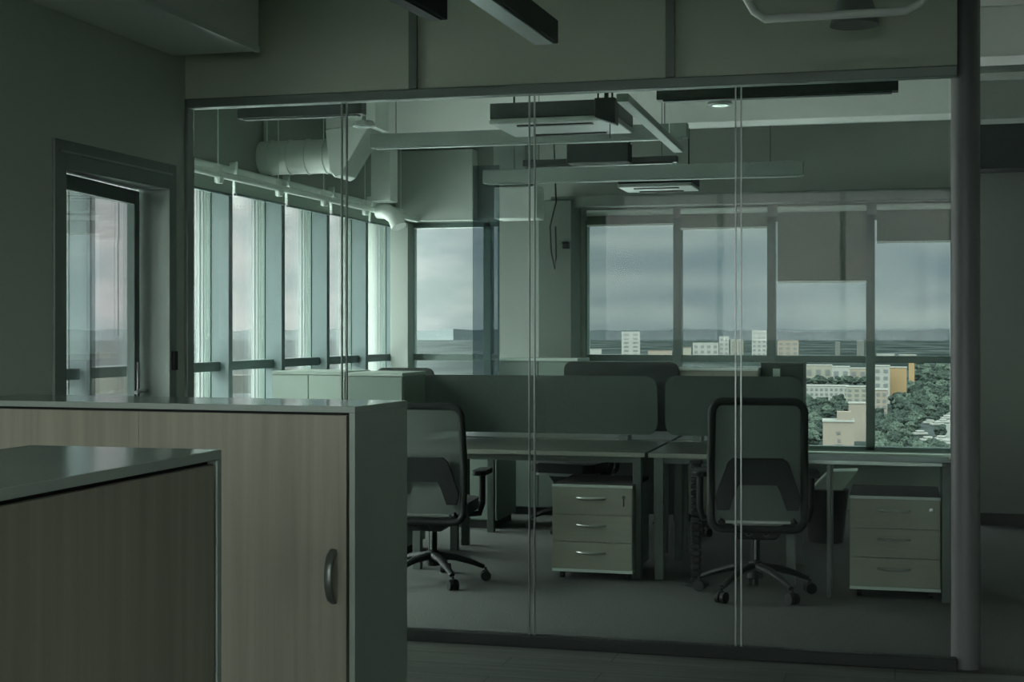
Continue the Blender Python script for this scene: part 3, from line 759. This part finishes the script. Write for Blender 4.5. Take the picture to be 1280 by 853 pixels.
M['bgrey'] = plain('grey_render', (0.0328,0.0349,0.0315), 1, var=.06, scale=.05, spec=0)  # plain grey wall colour of the far blocks
M['bwin'] = plain('dark_window_openings', (0.0109,0.0143,0.0130), .5)
M['road'] = plain('pale_asphalt', (0.0458,0.0504,0.0458), 1, var=.05, scale=.02, spec=0)
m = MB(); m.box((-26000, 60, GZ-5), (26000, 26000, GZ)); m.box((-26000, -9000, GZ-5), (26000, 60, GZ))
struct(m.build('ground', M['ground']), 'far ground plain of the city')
bouncer = MB().box((-70, -30, -9), (-4.75, 60, -8)); struct(bouncer.build('bounce_slab', M['bounce_pale']), 'added unseen pale slab below the windows, bouncing light up inside')  # unseen slab added to bounce daylight onto the office ceiling
# distant ridge
def ridge(name, R, a0, a1, base, amp, seed, lbl, mt='far_hill'):
    bm = bmesh.new(); n = 260; prev = None
    for i in range(n+1):
        a = a0+(a1-a0)*i/n
        h = base+amp*(.5*math.sin(i*.21+seed)+.3*math.sin(i*.57+seed*2)+.25*math.sin(i*1.31+seed)+.2*random.random())
        c, s = math.sin(a), math.cos(a)
        q = [bm.verts.new((c*(R-400), s*(R-400), GZ)), bm.verts.new((c*R, s*R, GZ+h)), bm.verts.new((c*(R+900), s*(R+900), GZ))]
        if prev:
            bm.faces.new((prev[0], q[0], q[1], prev[1])); bm.faces.new((prev[1], q[1], q[2], prev[2]))
        prev = q
    t = MB(); t.bm.free(); t.bm = bm
    o = t.build(name, M[mt], None, True); tag(o, lbl, kind='structure')
# angles measured from +x towards +y
ridge('ground_ridge', 9500, math.radians(107)-math.pi/2-math.radians(0) if False else math.radians(-17), math.radians(60), 62, 9, 1.3, 'low wooded ridge on the horizon beyond the wide window')
ridge('ground_ridge_hazed', 9500, math.radians(-75), math.radians(-17), 62, 9, 2.3, 'ridge on the horizon beyond the facade, haze painted into its colour', 'hill_hazed')

def building(px0, px1, ytop, ybase, mat, lbl, depth=14, yaw=0, wins=None, roof=None, group=None, extra=None, sidem=None):
    pa, d = G((px0+px1)/2, ybase); w = (px1-px0)*d/F; h = (ybase-ytop)*d/F
    r = empty('apartment_building', pa, math.atan2(-pa.x, pa.y)+yaw) if False else empty('apartment_building', pa, -math.atan2(pa.x, pa.y)+yaw)
    MB().box((-w/2,0,0),(w/2,depth,h)).build('walls', mat, r)
    MB().box((-w/2-.3,-.3,h),(w/2+.3,depth+.3,h+.6)).build('roof', roof or M['bwhite'], r)
    if wins:
        nx, nz = wins
        for i in range(nx):
            t = MB(); 
            for j in range(nz):
                x = -w/2+w*(i+.5)/nx; z = h*(j+.6)/(nz+.3); ww = w/nx*.25; hh = h/(nz)*.22
                t.box((x-ww,-.25,z-hh),(x+ww,-.02,z+hh))
            t.build('window_column', M['bwin'], r)
    tag(r, lbl, 'building', group); return r, w, h
r, w, h = building(1029,1067,528,600,M['beige'],'beige block with a column of dark windows in the lower right window pane', 16)
MB().box((-w*.05,4,h+.6),(w*.42,12,h+4.0)).build('penthouse', M['beige'], r)
t = MB()
for j in range(6):
    z = h-5-j*3.2; t.box((-.7+(.5 if j%2 else 0),-.25,z),(.7,-.02,z+1.2))
    t.box((-1.6,-.25,z-1.3),(1.6,-.02,z-.9)) if j%2 else None
t.build('window_column', M['bwin'], r)
building(1061,1083,505,552,M['beige'],'beige block half hidden by the window mullion, behind the block with dark windows', 12)
building(1006,1060,483,503,M['bwhite'],'long white block above the tree tops in the lower window pane', 20, wins=(9,3))
building(1058,1084,484,510,M['cream'],'cream block at the right end of the long white block', 14, wins=(3,4))
building(1006,1040,457,474,M['cream'],'pale block directly under the transom, left of the mullion', 30, wins=(3,1))
building(1040,1062,459,476,M['bwhite'],'pale stepped block between two flat roofed blocks', 30, wins=(2,1))
building(1062,1084,461,474,M['beige'],'flat roofed beige block beside the window mullion', 30, wins=(2,1))
building(1092,1112,458,505,M['bwhite'],'pale grey wing on the left of the orange building', 20, wins=(2,5))
building(1112,1133,460,503,M['orange'],'bright orange building in the lower right window pane', 18)
building(1136,1143,452,482,M['orange'],'slim orange tower right of the bright orange building', 10)
building(1094,1109,488,522,M['beige'],'narrow beige block in front of the grey wing', 12, wins=(2,4))
# upper panes
def far(px0, px1, ytop, ybase, mat, lbl, wins=None, roof=None): building(px0, px1, ytop, ybase, mat, lbl, 25, 0, wins, roof)
far(777,800,415,452,M['bwhite'],'white tower block standing alone in the leftmost pane', (2,7))
far(810,840,439,452,M['beige'],'low beige roofs left of the first mullion',None,M['roofr'])
far(735,752,437,450,M['bwhite'],'low white roofs at the left edge of the wide window')
far(852,864,435,452,M['cream'],'low cream block right of the first mullion',None,M['roofr'])
far(866,898,429,451,M['bwhite'],'stepped white block among the far roofs',(4,3))
far(899,911,421,451,M['bwhite'],'white tower left of the last glass joint',(2,5))
far(913,929,425,451,M['cream'],'cream tower behind the last glass joint',(2,5))
far(940,958,413,452,M['bwhite'],'tall white tower beside the second mullion',(3,7))
far(972,998,426,451,M['beige'],'beige block with pinkish roof right of the second mullion',(3,4),M['roofr'])
far(1044,1050,428,446,M['bgrey'],'small grey tower in the far city behind the third bay')
far(1071,1080,426,448,M['bgrey'],'grey twin tower near the third mullion in the far city')
far(1096,1118,443,452,M['bwhite'],'low white hall in the rightmost pane',None)
far(1124,1145,444,452,M['bwhite'],'low white hall right of the other low hall',None)
# left side far white roof
far(123,138,443,447,M['bwhite'],'long white roof far away in the door window')
far(283,316,470,492,M['bgrey'],'grey apartment block seen low through the second facade window',(4,5))
far(118,158,472,492,M['cream'],'pale apartment block low in the door window',(8,3))
far(352,372,462,480,M['bgrey'],'grey block just under the transom of the third facade window',(3,3))
# trees
def crown_mesh(seed, mat):
    rnd = random.Random(seed); bm = bmesh.new()
    bmesh.ops.create_icosphere(bm, subdivisions=4, radius=1)
    ph = [rnd.uniform(0,6.28) for _ in range(6)]
    for v in bm.verts:
        c = v.co.copy()
        k = 1+.18*math.sin(3.1*c.x+ph[0])*math.sin(2.7*c.y+ph[1])+.12*math.sin(6.5*c.z+ph[2]+2*c.x)+.09*math.sin(9*c.y+ph[3])*math.sin(8*c.x+ph[4])+rnd.uniform(-.09,.09)
        v.co = Vector((c.x*k, c.y*k, c.z*k*.95))
    me = bpy.data.meshes.new('crown'); bm.to_mesh(me); bm.free(); me.materials.append(mat)
    return me
crowns = [crown_mesh(1, M['tree']), crown_mesh(2, M['tree2']), crown_mesh(3, M['tree'])]
tb = MB().cyl((0,0,0),(0,0,1),.08,.05,n=8); tme_o = tb.build('trunk', M['trunk']); tme = tme_o.data; bpy.data.objects.remove(tme_o)
TREES = []
CARS = ((1163,531),(1171,533),(1179,530),(1184,525),(1160,553),(1169,555),(1177,552),(1184,557),(1150,545))
for cx_, cy_ in CARS:
    for k_ in range(5): TREES.append((G(cx_, cy_+3.2*k_)[0], 6.0))
def tree(px, py, rad, lbl):
    p, d = G(px, py)
    for q, qr in TREES:
        dd = (q-p).length
        if dd < (rad+qr)*1.2: rad = dd/1.2-qr
    if rad < 1.9 or len(TREES) > 330: return
    TREES.append((p, rad))
    r = empty('city_tree', p, random.uniform(0,6.28))
    c = bpy.data.objects.new('crown', random.choice(crowns)); COL.objects.link(c); c.parent = r
    c.location = (0,0,rad*1.25); c.scale = (rad, rad, rad*random.uniform(.85,1.15))
    t = bpy.data.objects.new('trunk', tme); COL.objects.link(t); t.parent = r; t.scale = (rad*.8, rad*.8, rad*.6)
    tag(r, lbl, 'tree', 'trees among the city blocks')
def grove(x0, x1, y0, y1, n, rad, lbl):
    for i in range(n*5): tree(random.uniform(x0,x1), random.uniform(y0,y1), random.uniform(.7,1.3)*rad*.62, lbl)
grove(1008,1026,522,560,12,5,'leafy green tree left of the beige block with dark windows')
grove(1008,1058,507,524,12,5,'leafy green tree in front of the long white block')
grove(1008,1082,478,482,8,5,'leafy green tree between the pale blocks under the transom')
grove(1094,1186,525,585,46,6,'leafy green tree in the dense wood at the lower right pane')
grove(1120,1186,490,525,30,8,'leafy green tree in the wood below the orange building')
grove(1144,1186,466,490,20,10,'leafy green tree behind the slim orange tower')
grove(1067,1084,548,590,8,5,'leafy green tree beside the mullion, right of the block with dark windows')
def road(a, b, w, n, lbl):
    pa, _ = G(*a); pb, _ = G(*b); d = (pb-pa); L = d.length; ang = math.atan2(d.y, d.x)
    o = MB().box((0,-w/2,.05),(L,w/2,.35)).build('road', M['road'], None, loc=pa); o.rotation_euler[2] = ang
    tag(o, lbl, kind='structure')
road((1187,600),(1183,475),9,0,'pale road beside the wood')
road((1008,546),(1030,546),8,0,'pale street by the beige block')
# parked vehicles on the street edge
vm = MB().box((-2.2,-.9,.3),(2.2,.9,1.0),.2).box((-1.2,-.8,1.0),(1.1,.8,1.6),.2); vo = vm.build('parked_car', M['bwhite']); vme = vo.data; bpy.data.objects.remove(vo)
for x, y in CARS:
    p, d = G(x, y); o = bpy.data.objects.new('parked_car', vme); COL.objects.link(o); o.location = p+Vector((0,0,.0)); o.scale = (2,2,2); o.rotation_euler[2] = random.uniform(-.5,.5)
    tag(o, 'tiny white van parked among the trees in the lower right pane', 'car', 'white vehicles among the trees')

# ================================================================= WORLD
w = bpy.data.worlds.new('sky'); S.world = w; w.use_nodes = True
N = w.node_tree.nodes; L = w.node_tree.links; N.clear()
out = N.new('ShaderNodeOutputWorld'); bg = N.new('ShaderNodeBackground'); L.new(bg.outputs[0], out.inputs[0])
tc = N.new('ShaderNodeTexCoord')
def vmath(op, *a):
    n = N.new('ShaderNodeMath'); n.operation = op
    for i, x in enumerate(a):
        if isinstance(x, (int, float)): n.inputs[i].default_value = x
        else: L.new(x, n.inputs[i])
    return n.outputs[0]
sep = N.new('ShaderNodeSeparateXYZ'); L.new(tc.outputs['Generated'], sep.inputs[0])
az = vmath('ARCTAN2', sep.outputs[0], sep.outputs[1])       # 0 = +y, negative left
def mrange(v, a, b, c, d):
    n = N.new('ShaderNodeMapRange'); n.interpolation_type = 'SMOOTHSTEP'; L.new(v, n.inputs[0])
    for i, x in enumerate((a,b,c,d)): n.inputs[i+1].default_value = x
    return n.outputs[0]
right = mrange(az, math.radians(-21), math.radians(-13), 0, 1)
mp = N.new('ShaderNodeMapping'); mp.inputs['Scale'].default_value = (1,1,2.6); mp.inputs['Location'].default_value = (.3,.1,.25)
L.new(tc.outputs['Generated'], mp.inputs[0])
right = vmath('MULTIPLY', right, mrange(az, math.radians(60), math.radians(100), 1, 0))
nz = N.new('ShaderNodeTexNoise'); nz.inputs['Scale'].default_value = 17; nz.inputs['Detail'].default_value = 8; nz.inputs['Roughness'].default_value = .55; L.new(mp.outputs[0], nz.inputs['Vector'])
c1_ = N.new('ShaderNodeValToRGB'); e = c1_.color_ramp.elements
e[0].position = .38; e[0].color = (.80,.86,.87,1); e[1].position = .62; e[1].color = (1.14,1.10,1.10,1)
mp2 = N.new('ShaderNodeMapping'); mp2.inputs['Scale'].default_value = (1,1,6); L.new(tc.outputs['Generated'], mp2.inputs[0])
nz2 = N.new('ShaderNodeTexNoise'); nz2.inputs['Scale'].default_value = 6; nz2.inputs['Detail'].default_value = 7; L.new(mp2.outputs[0], nz2.inputs['Vector'])
c2_ = N.new('ShaderNodeValToRGB'); e = c2_.color_ramp.elements
e[0].position = .38; e[0].color = (.19,.25,.28,1); e[1].position = .62; e[1].color = (.38,.42,.41,1)
L.new(nz.outputs['Fac'], c1_.inputs[0]); L.new(nz2.outputs['Fac'], c2_.inputs[0])
mx = N.new('ShaderNodeMixRGB'); L.new(right, mx.inputs[0]); L.new(c1_.outputs[0], mx.inputs[1]); L.new(c2_.outputs[0], mx.inputs[2])
# overhead cloud brightening
zen0 = mrange(sep.outputs[2], .14, .7, 1.0, 3.5)
absaz = vmath('ABSOLUTE', az)
side = mrange(absaz, math.radians(42), math.radians(80), 1.0, SIDE)
rear = mrange(absaz, math.radians(115), math.radians(145), 1.0, REAR/SIDE)
zen = vmath('MULTIPLY', vmath('MULTIPLY', zen0, side), rear)
# sky behind the camera a bit different: factor by y
mult = N.new('ShaderNodeMixRGB'); mult.blend_type = 'MULTIPLY'; mult.inputs[0].default_value = 1
L.new(mx.outputs[0], mult.inputs[1]); L.new(zen, mult.inputs[2])
L.new(mult.outputs[0], bg.inputs[0]); bg.inputs[1].default_value = 1.0

# ================================================================= CAMERA
cam = bpy.data.cameras.new('camera'); co = bpy.data.objects.new('camera', cam); COL.objects.link(co)
co.location = (0,0,HC); co.rotation_euler = (PI/2, 0, YAW)
cam.sensor_width = 36; cam.lens = 36*F/1280; cam.shift_y = -(853/2-HOR)/1280
cam.clip_start = .05; cam.clip_end = 60000
S.camera = co
S.view_settings.view_transform = 'Standard'; S.view_settings.look = 'None'; S.view_settings.gamma = 1
S.view_settings.exposure = 0.0; S.view_settings.use_curve_mapping = False
S.cycles.use_denoising = True
S.cycles.max_bounces = 12; S.cycles.diffuse_bounces = 6; S.cycles.glossy_bounces = 5; S.cycles.transparent_max_bounces = 24
S.cycles.caustics_reflective = False; S.cycles.caustics_refractive = False
S.cycles.sample_clamp_indirect = 4
